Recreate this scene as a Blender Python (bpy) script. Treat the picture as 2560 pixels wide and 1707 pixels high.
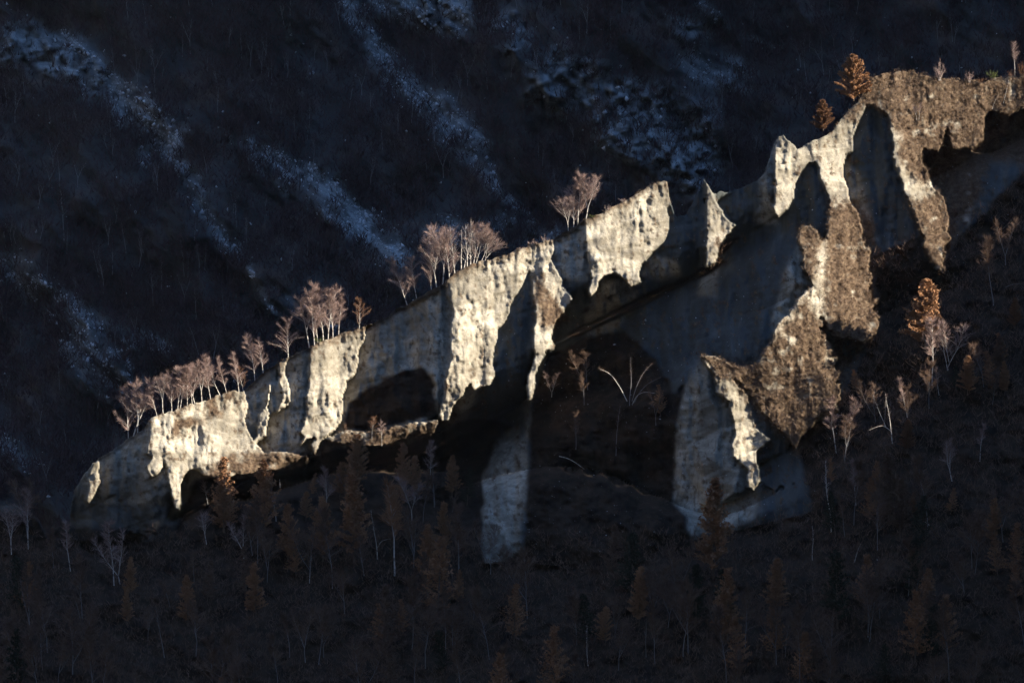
import bpy, math, random, bmesh
import numpy as np
sc=bpy.context.scene
for o in list(bpy.data.objects): bpy.data.objects.remove(o)
# ------------------------------------------------------------ camera, sky, sun, exposure
_P=math.radians(8)
cam=bpy.data.objects.new('camera',bpy.data.cameras.new('camera')); sc.collection.objects.link(cam); sc.camera=cam
cam.location=(0,-940*math.cos(_P),940*math.sin(_P)); cam.rotation_euler=(math.radians(90)-_P,0,0)
cam.data.sensor_width=36; cam.data.lens=18/math.tan(math.radians(7)); cam.data.clip_start=1; cam.data.clip_end=20000
world=bpy.data.worlds.new('World'); sc.world=world; world.use_nodes=True
_n=world.node_tree.nodes; _bg=_n['Background']; _sky=_n.new('ShaderNodeTexSky'); _sky.sky_type='NISHITA'; _sky.sun_disc=False
_sky.sun_elevation=math.radians(27); _sky.sun_rotation=math.radians(107)
_sky.altitude=3000; _sky.dust_density=.1; _sky.ozone_density=3.5
world.node_tree.links.new(_sky.outputs[0],_bg.inputs[0]); _bg.inputs[1].default_value=0.15
_sl=bpy.data.lights.new('sun','SUN'); _sl.energy=5; _sl.angle=math.radians(.5); _sl.color=(1,.89,.72)
_so=bpy.data.objects.new('sun',_sl); sc.collection.objects.link(_so)
sc.view_settings.view_transform='Standard'; sc.view_settings.look='None'; sc.view_settings.exposure=1.93
sc.view_settings.gamma=1; sc.view_settings.use_curve_mapping=False
sc.cycles.max_bounces=6; sc.cycles.diffuse_bounces=1
# ---------------------------------------------------------------- view
D=940.0; PITCH=math.radians(8); T7=math.tan(math.radians(7))
CAM=np.array([0,-D*math.cos(PITCH),D*math.sin(PITCH)])
AX=np.array([1.,0,0]); AU=np.array([0,math.sin(PITCH),math.cos(PITCH)]); AF=np.array([0,math.cos(PITCH),-math.sin(PITCH)])
K=D*T7/1280
SEL=math.radians(27); SPH=math.radians(17)
SUN=np.array([math.cos(SEL)*math.cos(SPH),-math.cos(SEL)*math.sin(SPH),math.sin(SEL)])
def W(u,v,y):
    """pixel of the 2560 px wide view + depth y (metres beyond the focal plane) -> world"""
    u=np.asarray(u,float);v=np.asarray(v,float);d=D+np.asarray(y,float)
    tx=(u-1280)/1280*T7; ty=(853.5-v)/1280*T7
    return CAM+d[...,None]*(AF+tx[...,None]*AX+ty[...,None]*AU)
ST=3
U0,U1,V0,V1=-360,2920,90,1950
us=np.arange(U0,U1+1,ST,dtype=float); vs=np.arange(V0,V1+1,ST,dtype=float)
NU,NV=len(us),len(vs); UU,VV=np.meshgrid(us,vs)
def vnoise(x,y,seed=0):
    xi=np.floor(x).astype(np.int64);yi=np.floor(y).astype(np.int64);fx=x-xi;fy=y-yi
    fx=fx*fx*(3-2*fx);fy=fy*fy*(3-2*fy)
    def h(a,b):
        n=(a*374761393+b*668265263+seed*974634777)&0x7fffffff
        n=((n^(n>>13))*1274126177)&0x7fffffff
        return ((n^(n>>16))&0xffff)/65535.
    return (h(xi,yi)*(1-fx)+h(xi+1,yi)*fx)*(1-fy)+(h(xi,yi+1)*(1-fx)+h(xi+1,yi+1)*fx)*fy
def fbm(x,y,o=4,seed=0,g=.5):
    s=0;a=1;t=0
    for i in range(o):
        s=s+a*(vnoise(x,y,seed+i*17)-.5);t+=a;a*=g;x=x*2.03+11.3;y=y*2.03+5.7
    return s/t
def pip(pts,X,Y):
    ins=np.zeros(X.shape,bool);n=len(pts)
    x0,x1=min(p[0] for p in pts),max(p[0] for p in pts);y0,y1=min(p[1] for p in pts),max(p[1] for p in pts)
    bb=(X>=x0)&(X<=x1)&(Y>=y0)&(Y<=y1);xx=X[bb];yy=Y[bb];c=np.zeros(xx.shape,bool)
    for i in range(n):
        ax,ay=pts[i];bx,by=pts[i-1]
        if ay==by: continue
        c^=((ay>yy)!=(by>yy))&(xx<(bx-ax)*(yy-ay)/(by-ay)+ax)
    ins[bb]=c;return ins
def s2(l): return [(a*1.0884,b*1.0884) for a,b in l]
# crest line of the hill against the far mountain
CREST=[(-400,1330),(-100,1290),(0,1262),(60,1268),(98,1300),(120,1345),(172,1352),(176,1270),(186,1225),(212,1180),(232,1158),(300,1112),(359,1072),(373,1050),(390,1041),(421,1032),(459,1016),(509,1004),(536,990),(586,976),(606,978),(640,945),(702,903),(776,866),(814,850),(906,819),(947,800),(1045,745),(1111,704),(1153,674),(1214,650),(1268,635),(1329,610),(1377,600),(1400,588),(1459,552),(1536,517),(1620,467),(1664,449),(1669,452),(1674,490),(1690,545),(1712,540),(1735,500),(1748,475),(1760,447),(1764,452),(1784,486),(1810,478),(1850,470),(1893,455),(1910,430),(1922,400),(1934,357),(1946,344),(1958,339),(1972,350),(1983,357),(1993,370),(2004,367),(2020,355),(2048,347),(2082,327),(2109,292),(2140,258),(2168,222),(2176,192),(2210,184),(2262,180),(2300,187),(2340,198),(2400,200),(2450,205),(2500,195),(2560,190),(2700,170),(2920,140)]
cx=np.array([p[0] for p in CREST],float);cy=np.array([p[1] for p in CREST],float)
TOP=np.interp(us,cx,cy)+ (vnoise(us/7,us*0,5)-.5)*5+(vnoise(us/23,us*0,6)-.5)*5
LIT=dict(
spurlet=[(230,1157),(249,1152),(245,1179),(249,1206),(237,1233),(222,1258),(210,1252),(222,1225),(222,1194)],
block=[(373,1040),(387,1030),(421,1024),(459,1008),(509,997),(536,982),(586,966),(604,970),(620,1015),(612,1049),(620,1080),(643,1110),(662,1133),(700,1128),(770,1140),(768,1160),(707,1174),(672,1176),(615,1186),(557,1192),(536,1196),(513,1190),(494,1175),(475,1175),(459,1187),(452,1217),(452,1252),(446,1275),(436,1271),(432,1248),(423,1217),(417,1175),(411,1145),(406,1168),(390,1187),(375,1195),(364,1164),(383,1141),(364,1133),(371,1099)],
strip1=[(697,895),(716,893),(712,926),(718,956),(726,987),(722,1014),(703,1021),(691,1037),(693,1025),(707,994),(699,956),(697,918)],
strip2=[(668,1014),(672,1033),(668,1063),(665,1086),(642,1109),(636,1102),(645,1071),(649,1033),(665,1014),(672,968),(676,956),(677,975)],
tooth=[(776,856),(814,843),(906,806),(913,838),(909,853),(896,876),(894,918),(883,941),(862,954),(864,968),(856,991),(858,1017),(852,1052),(837,1075),(814,1090),(802,1109),(783,1136),(776,1113),(791,1090),(768,1098),(745,1117),(760,1094),(749,1082),(768,1033),(764,994),(772,956),(774,918)],
bushes=[(806,1098),(867,1075),(913,1082),(998,1063),(1097,1048),(1097,1056),(1086,1082),(1017,1109),(940,1117),(844,1109)],
butt1=[(1111,690),(1153,664),(1214,640),(1268,625),(1329,600),(1377,588),(1385,622),(1377,649),(1323,676),(1306,714),(1283,744),(1274,771),(1268,798),(1243,825),(1241,844),(1233,878),(1230,909),(1239,936),(1228,963),(1184,974),(1176,960),(1165,973),(1134,1011),(1122,1049),(1103,1053),(1096,1038),(1111,988),(1115,927),(1130,894),(1126,859),(1126,802),(1134,783),(1122,744),(1115,718)],
butt2=[(1323,674),(1377,647),(1387,668),(1406,702),(1415,729),(1434,746),(1406,783),(1387,806),(1377,844),(1385,871),(1377,878),(1365,875),(1352,905),(1339,936),(1337,974),(1325,1000),(1320,1002),(1317,970),(1317,944),(1325,925),(1337,886),(1333,852),(1333,821),(1341,802),(1337,764),(1329,698)],
prow=[(1459,540),(1536,505),(1620,455),(1668,440),(1674,496),(1668,526),(1672,572),(1658,607),(1628,637),(1605,660),(1597,683),(1603,706),(1574,720),(1563,698),(1536,681),(1513,687),(1494,706),(1494,725),(1475,741),(1471,729),(1478,695),(1475,660),(1465,614)],
spire=[(1760,440),(1766,450),(1784,492),(1814,545),(1841,566),(1818,587),(1799,614),(1789,656),(1763,671),(1765,633),(1766,575),(1766,499)],
pillar=[(1946,335),(1958,328),(1983,340),(2000,355),(2048,335),(2082,315),(2109,280),(2140,246),(2168,212),(2176,180),(2262,165),(2340,180),(2450,190),(2560,180),(2920,120),(2920,230),(2560,266),(2524,289),(2491,279),(2471,276),(2461,299),(2457,352),(2431,372),(2378,369),(2368,312),(2358,355),(2348,379),(2308,372),(2302,395),(2318,432),(2335,471),(2358,491),(2371,544),(2371,592),(2352,645),(2359,680),(2329,665),(2321,634),(2306,577),(2292,554),(2275,511),(2262,485),(2252,448),(2235,418),(2232,379),(2232,345),(2225,319),(2222,292),(2205,276),(2182,262),(2166,262),(2156,286),(2146,306),(2132,339),(2132,375),(2113,388),(2106,428),(2116,465),(2126,508),(2146,534),(2159,600),(2168,620),(2175,653),(2172,700),(2183,745),(2195,806),(2190,837),(2160,850),(2130,845),(2100,850),(2075,830),(2060,800),(2045,790),(2050,820),(2075,860),(2090,900),(2100,940),(2106,997),(2091,1028),(2060,1040),(2030,1060),(2000,1090),(1990,1122),(1967,1088),(1917,1042),(1875,988),(1850,955),(1835,948),(1845,968),(1868,984),(1879,1030),(1887,1068),(1930,1100),(1891,1125),(1895,1167),(1900,1200),(1885,1225),(1870,1220),(1868,1170),(1832,1140),(1828,1114),(1837,1083),(1833,1045),(1818,1003),(1791,984),(1788,938),(1768,919),(1753,889),(1784,888),(1830,912),(1883,920),(1918,867),(1933,848),(1937,816),(1967,786),(2006,736),(2025,709),(2006,671),(2006,633),(1994,598),(2002,566),(2032,566),(2055,594),(2071,600),(2071,541),(2075,499),(2055,464),(2046,422),(2040,403),(2021,407),(2006,426),(1987,460),(1983,495),(1967,526),(1944,545),(1933,518),(1937,480),(1937,422),(1939,357)],
)
def warp(sd,a=5,f=14):
    return UU+fbm(UU/f,VV/f,3,sd)*a*2, VV+fbm(UU/f+50,VV/f,3,sd+9)*a*2
def masks():
    wu,wv=warp(3,3.6,17); k=np.clip((UU-1990)/40,0,1)*np.clip((VV-540)/60,0,1); wu=wu+k*fbm(UU/18,VV/18,4,13)*34; wv=wv+k*fbm(UU/18,VV/18,4,14)*34
    lit=np.zeros(UU.shape,bool)
    for k,p in LIT.items(): lit|=pip(p,wu,wv)
    below=VV>=TOP[None,:]
    return lit&below,below
# line below which the woodland floor leans out towards the viewer
BASE=[(-400,1340),(0,1330),(165,1345),(260,1400),(420,1360),(470,1290),(640,1190),(800,1140),(960,1112),(1105,1075),(1130,1180),(1190,1300),(1215,1405),(1300,1400),(1450,1420),(1600,1400),(1680,1360),(1720,1350),(1860,1320),(2050,1270),(2060,1140),(2140,1010),(2200,900),(2300,760),(2390,720),(2560,520),(2920,420)]
BV=np.interp(us,[p[0] for p in BASE],[p[1] for p in BASE])
NEARP=[(-400,0),(1686,0),(1690,440),(1684,600),(1655,640),(1618,715),(1572,728),(1545,700),(1500,708),(1495,735),(1468,752),(1440,800),(1400,870),(1355,940),(1338,1060),(1332,1300),(1300,1400),(1330,2000),(-400,2000)]
NEAR=pip(NEARP,*(lambda w:(w[0],w[1]))((UU+fbm(UU/20,VV/20,3,71)*8,VV+fbm(UU/20,VV/20,3,72)*8)))
def dist(mask):
    INF=1e6;d=np.where(mask,0,INF)
    for i in range(1,NV): 
        r=d[i-1]; d[i]=np.minimum(d[i],np.minimum(r+1,np.minimum(np.r_[INF,r[:-1]]+1.414,np.r_[r[1:],INF]+1.414)))
    for i in range(NV-2,-1,-1):
        r=d[i+1]; d[i]=np.minimum(d[i],np.minimum(r+1,np.minimum(np.r_[INF,r[:-1]]+1.414,np.r_[r[1:],INF]+1.414)))
    for j in range(1,NU): d[:,j]=np.minimum(d[:,j],d[:,j-1]+1)
    for j in range(NU-2,-1,-1): d[:,j]=np.minimum(d[:,j],d[:,j+1]+1)
    return d*ST
def poisson(gx,gy):
    """least squares field with steps gx (per column) and gy (per row)"""
    h,w=gx.shape
    div=np.zeros((h,w)); div[:,:-1]+=gx[:,:-1]; div[:,1:]-=gx[:,:-1]; div[:-1]+=gy[:-1]; div[1:]-=gy[:-1]
    e=np.concatenate([div,div[::-1]],0); e=np.concatenate([e,e[:,::-1]],1)
    F=np.fft.rfft2(e); ky=2*np.cos(2*np.pi*np.fft.fftfreq(2*h))-2; kx=2*np.cos(2*np.pi*np.fft.rfftfreq(2*w))-2
    Dn=ky[:,None]+kx[None,:]; Dn[0,0]=1; F/=Dn; F[0,0]=0
    return np.fft.irfft2(F,s=(2*h,2*w))[:h,:w]
def blur(a,s):
    n=int(3*s)+1; k=np.exp(-.5*(np.arange(-n,n+1)/s)**2);k/=k.sum()
    p=np.pad(a,n,mode='edge')
    p=sum(k[i]*p[i:i+a.shape[0],:] for i in range(2*n+1))
    return sum(k[i]*p[:,i:i+a.shape[1]] for i in range(2*n+1))
sx=SUN@AX; su=SUN@AU; sf=-(SUN@AF)
EP=np.array([math.sin(SPH),math.cos(SPH),0]);EQ=np.array([-math.sin(SEL)*math.cos(SPH),math.sin(SEL)*math.sin(SPH),math.cos(SEL)])
PB=np.arange(-200,220,1.)
def pq(Y): P=W(UU,VV,Y); return P@EP,P@EQ
def profile(Y,lit):
    """lowest sunlit height per metre of depth: the skyline given to the unseen shading mountain"""
    p,q=pq(Y); m=lit&(UU>-200)&(UU<2700); k=np.clip((p[m]+200).astype(int),0,419); r=np.full(420,999.); np.minimum.at(r,k,q[m])
    e=r.copy()
    for d in (1,2): e=np.minimum(e,np.minimum(np.r_[r[d:],[999]*d],np.r_[[999]*d,r[:-d]]))
    e=np.where(e>900,np.where(PB<0,60,260),e-.7); return e
def sweep(Y,fix=None,lit=None,dl=None,prof=None):
    """walk away from the sun; L = depth of the grazing ray. Returns L (and the adjusted Y)"""
    Y=Y.copy(); L=np.full(Y.shape,1e5); vi=np.arange(NV)
    if prof is not None:
        p,q=pq(Y); fix=fix&(q>np.interp(p,PB+.5,prof)-2.0)
    for j in range(NU-2,-1,-1):
        tx=(us[j]-1280)/1280*T7; ty=(853.5-vs)/1280*T7
        den=sx+tx*sf; r=sf/den; tv=(su+ty*sf)/den
        q=np.minimum(L[:,j+1],Y[:,j+1])
        L[:,j]=np.interp(vi-tv,vi,q,left=1e5)+r*K*ST
        if fix is None: continue
        a=Y[:,j]; l=L[:,j]
        a=np.where(lit[:,j],np.minimum(a,l-.02),a)
        lm=np.where(l<900,l,-99); lm=np.maximum(lm,np.maximum(np.r_[lm[3:],lm[-3:]],np.r_[lm[:3],lm[:-3]])); lm=np.where(FARL[:,j],lm,l)
        a=np.where(fix[:,j]&(l<900),np.maximum(a,lm+dl[:,j]),a)
        Y[:,j]=a
    return L,Y
def solve(its=14):
    lit,below=masks(); above=~below
    wood=below&(VV>BV[None,:]); shade=below&~lit&~wood
    M=ST*K
    gx=np.zeros(UU.shape);gy=np.zeros(UU.shape)
    gy[:]=-.40*M
    gx[lit]=.62*M; gy[lit]=-.42*M
    gx[shade]=-.62*M; gy[shade]=-.45*M
    gx[wood]=.0; gy[wood]=-1.25*M
    veg=below&lit&(UU>1990)&(VV>560); gy[veg]=-.5*M
    gx[above]*=0; gy[above]=-.2*M
    gx=blur(gx,1.2);gy=blur(gy,1.2)
    Y=poisson(gx,gy)
    Y-=np.median(Y[lit])
    ss=lambda x: np.clip(x,0,1)**2*(3-2*np.clip(x,0,1))
    Y-=0*np.where(NEAR,1.,ss((VV-1290)/170)*ss((1850-UU)/500))   # the long ridge stands well in front of the basin and the spire
    Y+=16*np.exp(-((UU-1850)/260)**2-((VV-1150)/280)**2)
    global FARL; dl_=dist(lit); FARL=dl_>14
    dl=np.clip(.35*dl_*K,.12,4.0)
    fix=shade|wood; prof=profile(Y,lit)
    for i in range(its):
        L,Y=sweep(Y,fix,lit,dl,prof)
        if i<its-3: prof=profile(Y,lit)
        if i<its-1:
            s=max(.8,3.0-.2*i)
            for m in (lit,shade,wood,above):
                w=blur(m.astype(float),s)+1e-4; Y=np.where(m,blur(np.where(m,Y,0.),s)/w*.7+Y*.3,Y)
    for k in range(14):
        m=shade; w5=blur(m.astype(float),4)+1e-4; Y=np.where(m,np.maximum(Y,np.where(L<900,blur(np.where(m,Y,0.),4)/w5,-99)),Y)
    for k in range(3): L,Y=sweep(Y,fix,lit,dl,prof)
    return Y,lit,shade,wood,below,prof
HAZE=3.5e-6
from mathutils import Vector
_so.rotation_euler=Vector(SUN).to_track_quat('Z','Y').to_euler()
random.seed(7); RS=np.random.RandomState(11)
col=sc.collection
# ------------------------------------------------------------ helpers
def mesh_np(name,V,F,mat,parent=None,attrs=None,link=True):
    V=np.asarray(V,np.float32);F=np.asarray(F,np.int32)
    me=bpy.data.meshes.new(name); k=F.shape[1]
    me.vertices.add(len(V)); me.vertices.foreach_set('co',V.ravel())
    me.loops.add(F.size); me.loops.foreach_set('vertex_index',F.ravel())
    me.polygons.add(len(F)); me.polygons.foreach_set('loop_start',np.arange(0,F.size,k,dtype=np.int32))
    try: me.polygons.foreach_set('loop_total',np.full(len(F),k,np.int32))
    except Exception: pass
    me.update(calc_edges=True)
    if attrs:
        for a,x in attrs.items():
            at=me.attributes.new(a,'FLOAT','POINT'); at.data.foreach_set('value',np.asarray(x,np.float32).ravel())
    me.materials.append(mat)
    if not link: return me
    o=bpy.data.objects.new(name,me); col.objects.link(o)
    if parent: o.parent=parent
    return o
def tag(o,label=None,cat=None,group=None,kind=None):
    if label:o['label']=label
    if cat:o['category']=cat
    if group:o['group']=group
    if kind:o['kind']=kind
    return o
def nmat(name,rough=.95):
    m=bpy.data.materials.new(name);m.use_nodes=True;nt=m.node_tree;b=nt.nodes['Principled BSDF']
    b.inputs['Roughness'].default_value=rough; b.inputs['Specular IOR Level'].default_value=.1
    return m,nt,b
def N(nt,t,**k):
    n=nt.nodes.new(t)
    for a,x in k.items(): setattr(n,a,x)
    return n
def noise(nt,scale,detail=5,rough=.6,stretch=None,dist=0):
    tc=N(nt,'ShaderNodeTexCoord'); n=N(nt,'ShaderNodeTexNoise'); n.inputs['Scale'].default_value=scale;n.inputs['Detail'].default_value=detail
    n.inputs['Roughness'].default_value=rough; n.inputs['Distortion'].default_value=dist
    if stretch:
        mp=N(nt,'ShaderNodeMapping'); mp.inputs['Scale'].default_value=stretch; nt.links.new(tc.outputs['Object'],mp.inputs[0]); nt.links.new(mp.outputs[0],n.inputs[0])
    else: nt.links.new(tc.outputs['Object'],n.inputs[0])
    return n.outputs['Fac']
def ramp(nt,src,stops):
    r=N(nt,'ShaderNodeValToRGB'); e=r.color_ramp.elements
    while len(e)<len(stops): e.new(.5)
    for i,(p,c) in enumerate(stops): e[i].position=p; e[i].color=(*c,1) if len(c)==3 else c
    nt.links.new(src,r.inputs[0]); return r.outputs[0]
def mix(nt,f,a,b):
    m=N(nt,'ShaderNodeMix',data_type='RGBA')
    for s,x in ((m.inputs[0],f),(m.inputs[6],a),(m.inputs[7],b)):
        if isinstance(x,(int,float)): s.default_value=x
        elif isinstance(x,tuple): s.default_value=(*x,1)
        else: nt.links.new(x,s)
    return m.outputs[2]
def mth(nt,op,a,b=0.):
    m=N(nt,'ShaderNodeMath',operation=op)
    for s,x in ((m.inputs[0],a),(m.inputs[1],b)):
        if isinstance(x,(int,float)): s.default_value=x
        else: nt.links.new(x,s)
    return m.outputs[0]
def attr(nt,n): a=N(nt,'ShaderNodeAttribute');a.attribute_name=n;return a.outputs['Fac']
def bump(nt,b,h,st,dist):
    n=N(nt,'ShaderNodeBump');n.inputs['Strength'].default_value=st;n.inputs['Distance'].default_value=dist
    nt.links.new(h,n.inputs['Height']);nt.links.new(n.outputs[0],b.inputs['Normal'])
# ------------------------------------------------------------ materials
def hill_material():
    m,nt,b=nmat('silt_and_scrub')
    pale=ramp(nt,noise(nt,.16,7,.62,(1,1,2.2),.6),[(.28,(.18,.162,.13)),(.5,(.30,.274,.222)),(.68,(.38,.35,.29))])
    strat=ramp(nt,noise(nt,.5,6,.68,(1.9,1.9,.45),.6),[(.38,(.62,.60,.58)),(.52,(1,1,1)),(.62,(1,1,1)),(.75,(.78,.77,.76))])
    _m=N(nt,'ShaderNodeMix',data_type='RGBA',blend_type='MULTIPLY'); _m.inputs[0].default_value=.8; nt.links.new(pale,_m.inputs[6]); nt.links.new(strat,_m.inputs[7]); pale=_m.outputs[2]
    pits=ramp(nt,noise(nt,1.1,4,.6),[(.30,(.0,.0,.0)),(.40,(1,1,1))])
    pale=mix(nt,mth(nt,'MULTIPLY',mth(nt,'SUBTRACT',1.,pits),.65),pale,(.055,.045,.03))
    grime=ramp(nt,noise(nt,.085,6,.64,(1,1,1.5),1.0),[(.44,(0,0,0)),(.56,(1,1,1))])
    pale=mix(nt,mth(nt,'MULTIPLY',grime,.62),pale,(.10,.088,.068))
    dark=ramp(nt,noise(nt,.12,7,.62,(2.2,1,.35),.6),[(.3,(.026,.031,.032)),(.55,(.052,.058,.058)),(.75,(.088,.094,.092))])  # darker teal version of the silt, painted over ground that lies in shade
    pale=mix(nt,attr(nt,'shade_tone'),pale,dark)
    veg=ramp(nt,noise(nt,.9,6,.7),[(.3,(.03,.021,.015)),(.5,(.075,.051,.034)),(.7,(.15,.112,.076))])
    c=mix(nt,attr(nt,'veg'),pale,veg)
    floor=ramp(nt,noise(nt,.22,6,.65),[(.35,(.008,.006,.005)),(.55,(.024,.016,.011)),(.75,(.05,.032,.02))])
    c=mix(nt,attr(nt,'wood'),c,floor)  # woodland floor; also carries the shade painted on crest and ledge
    nt.links.new(c,b.inputs['Base Color'])
    bump(nt,b,noise(nt,1.6,6,.7),.55,.5); return m
def far_material():
    m,nt,b=nmat('far_slope')
    f=ramp(nt,noise(nt,.05,7,.65,(1,1,.6),.5),[(.3,(.018,.022,.024)),(.5,(.042,.042,.040)),(.72,(.085,.058,.045))])
    s=ramp(nt,noise(nt,.35,6,.75),[(.35,(.12,.135,.138)),(.55,(.23,.255,.26)),(.75,(.42,.44,.44))])
    r=ramp(nt,noise(nt,.09,7,.7,(1,1,3.2),.8),[(.36,(.045,.05,.053)),(.5,(.18,.2,.205)),(.7,(.33,.36,.36))])
    c=mix(nt,attr(nt,'scree'),f,s); c=mix(nt,attr(nt,'rock'),c,r)
    nt.links.new(c,b.inputs['Base Color']); bump(nt,b,noise(nt,.5,6,.7),.8,1.5); return m
def plain(name,stops,scale,rough=.9,stretch=None):
    m,nt,b=nmat(name,rough); nt.links.new(ramp(nt,noise(nt,scale,4,.6,stretch),stops),b.inputs['Base Color']); return m
M_HILL=hill_material(); M_FAR=far_material()
M_BARK=plain('birch_bark',[(.36,(.08,.06,.055)),(.46,(.38,.35,.32)),(.7,(.56,.53,.49))],2.5,.8,(1,1,4))
M_TWIG=plain('birch_twigs',[(.3,(.15,.10,.088)),(.7,(.30,.215,.19))],1.5)
M_RUST=plain('rusty_twigs',[(.3,(.09,.045,.026)),(.7,(.19,.10,.055))],1.5)
M_LARCH=plain('larch_needles',[(.3,(.15,.075,.038)),(.7,(.34,.185,.10))],1.2)
M_LBARK=plain('larch_bark',[(.3,(.07,.05,.04)),(.7,(.16,.12,.09))],2)
M_RUST_LIFT=plain('shade_lifted_rusty_twigs',[(.3,(.15,.075,.04)),(.7,(.34,.18,.095))],1.5)  # rusty twigs lightened to stand out in the shade of the lower wood
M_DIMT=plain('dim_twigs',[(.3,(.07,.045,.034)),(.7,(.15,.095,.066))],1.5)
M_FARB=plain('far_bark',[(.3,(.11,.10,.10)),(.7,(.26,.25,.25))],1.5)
M_FART=plain('far_twigs',[(.3,(.028,.020,.022)),(.7,(.07,.043,.042))],.3)
M_SPR=plain('spruce_needles',[(.3,(.010,.014,.010)),(.7,(.025,.032,.02))],1.5)
M_GREEN=plain('juniper_needles',[(.3,(.05,.065,.02)),(.7,(.13,.15,.05))],1.5)
M_SHRUB=plain('scrub_twigs',[(.3,(.06,.038,.025)),(.55,(.12,.080,.054)),(.75,(.20,.148,.104))],.5)
M_STONE=plain('pale_stone',[(.3,(.22,.23,.24)),(.7,(.50,.51,.51))],.4)
M_MTN=plain('mountain_rock',[(.3,(.03,.03,.03)),(.7,(.08,.075,.07))],.02)
# ------------------------------------------------------------ the hill: ridge, buttresses, spire, pillar, spur
Y,LITM,SHADE,WOOD,BELOW,PROFQ=solve()
POLYW=[ # dark wooded hollows among the pale silt
 [(860,1070),(870,1010),(930,960),(1010,925),(1055,920),(1085,960),(1090,1040),(1000,1062),(910,1080)],
 [(490,1200),(620,1190),(780,1150),(830,1120),(1100,1085),(1180,1070),(1195,1130),(1210,1250),(1190,1330),(1180,1420),(420,1420),(450,1280),(480,1230)],
 [(1370,890),(1440,850),(1560,830),(1640,900),(1690,1000),(1690,1260),(1650,1400),(1180,1420),(1310,1380),(1320,1250),(1330,1000)],
 [(2180,640),(2300,590),(2310,640),(2345,680),(2400,600),(2440,560),(2480,500),(2560,430),(2920,400),(2920,1500),(2060,1400),(2000,1130),(2100,1020),(2150,900),(2200,820),(2190,700)],
 [(1100,1075),(1180,1040),(1285,1060),(1240,1100),(1205,1200),(1205,1350),(1180,1420)],
 [(1440,1180),(1560,1100),(1700,1250),(1700,1420),(1400,1420)],
]
POLYV=[ # brown scrub
 [(2100,310),(2150,250),(2176,170),(2560,150),(2920,110),(2920,300),(2560,300),(2440,400),(2320,380),(2300,330),(2240,330),(2200,275),(2160,262),(2140,300)],
 [(2250,345),(2300,380),(2340,450),(2300,470),(2262,420),(2245,400)],
 [(2270,500),(2370,480),(2400,600),(2370,700),(2310,640)],
 [(2240,270),(2480,270),(2560,260),(2920,300),(2920,420),(2560,420),(2480,400),(2460,470),(2400,560),(2420,640),(2380,720),(2330,620),(2370,540),(2330,460),(2290,400),(2250,340)],
 [(2070,495),(2130,500),(2190,560),(2210,850),(2160,860),(2100,990),(2060,780),(2062,600)],
 [(1985,560),(2035,560),(2055,590),(2045,650),(2040,700),(2010,700),(2000,620)],
 [(1740,880),(1840,905),(1880,915),(1930,850),(1990,770),(2010,740),(2050,800),(2120,900),(2110,1040),(2050,1150),(1990,1140),(1870,1010),(1830,950),(1790,950),(1775,915)],
 [(560,1140),(610,1125),(700,1130),(800,1120),(870,1075),(1000,1060),(1100,1045),(1100,1090),(850,1150),(600,1200),(500,1200)],
 [(386,1040),(500,1000),(600,962),(612,1010),(560,1050),(520,1040),(470,1090),(420,1110),(400,1060)],
 [(1330,680),(1385,740),(1420,800),(1350,830),(1338,760)],
]
wu,wv=warp(21,9,20)
vegm=np.zeros(UU.shape);wood_shadem=WOOD.astype(float)
for p in POLYV: vegm[pip(p,wu,wv)]=1
for p in POLYW: wood_shadem[pip(p,wu,wv)]=1
edge=VV-TOP[None,:]; vegm[(edge<9+8*vnoise(UU/30,VV*0,8))&(UU>360)&(UU<1680)]=.85
blotch=fbm(UU/22,VV/22,4,31)+.5
vegm=np.clip(blur(vegm,2.2)+(fbm(UU/8,VV/8,2,88))*.9*(blur(vegm,2.2)>.05)*(blur(vegm,2.2)<.95),0,1)
blk=(UU<620)&(VV<1130)                      # the scrubby block is only half overgrown
vegm=np.where(blk,vegm*np.clip((blotch-.45)*6,0,1),vegm*np.clip((blotch-.30)*5+.72,0,1))
vegm=np.maximum(vegm,np.clip((fbm(UU/9,VV/14,3,77)-.17)*8,0,.8)*BELOW)
PALE=[[(1480,735),(1500,695),(1560,700),(1590,735),(1580,775),(1545,815),(1500,850),(1468,842),(1462,800)],[(1385,600),(1460,558),(1476,700),(1440,705),(1400,690)],[(1630,640),(1690,650),(1705,690),(1650,700),(1600,690)],
 [(1900,400),(1950,350),(1945,560),(1890,560)],[(1770,640),(1800,640),(1790,740),(1740,740)],[(1940,860),(1930,800),(1955,700),(2000,590),(2035,700),(1990,800)],
 [(1753,886),(1735,925),(1714,965),(1701,1010),(1691,1060),(1684,1180),(1682,1262),(1712,1285),(1716,1325),(1728,1342),(1760,1335),(1830,1330),(1890,1290),(1900,1200),(1850,1020),(1790,930)],[(1284,1072),(1255,1112),(1232,1165),(1217,1230),(1213,1300),(1222,1330),(1220,1378),(1236,1405),(1262,1385),(1275,1340),(1305,1300),(1318,1240),(1318,1130),(1312,1060),(1316,1005),(1334,980),(1338,1000),(1322,1060),(1310,1100)],
 [(1310,1120),(1310,1000),(1340,980),(1345,1060)],[(1130,1060),(1180,960),(1190,1000),(1150,1070)],[(2280,340),(2460,330),(2420,560),(2330,470),(2290,380)],[(2050,440),(2100,380),(2150,440),(2170,520),(2200,620),(2150,560)]]
shade_tonem=(UU>1300).astype(float)  # shade painted into the colour of the unlit slopes; lit cells stay pale
shade_tonem=np.maximum(shade_tonem,((VV>1180)&(UU<520))*np.clip((VV-1180)/140,0,.4)); shade_tonem[pip([(1200,720),(1320,680),(1335,900),(1320,1000),(1300,1060),(1130,1100),(1190,1000),(1240,880)],wu,wv)]=.9
xu,xv=warp(33,3,10)
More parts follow.
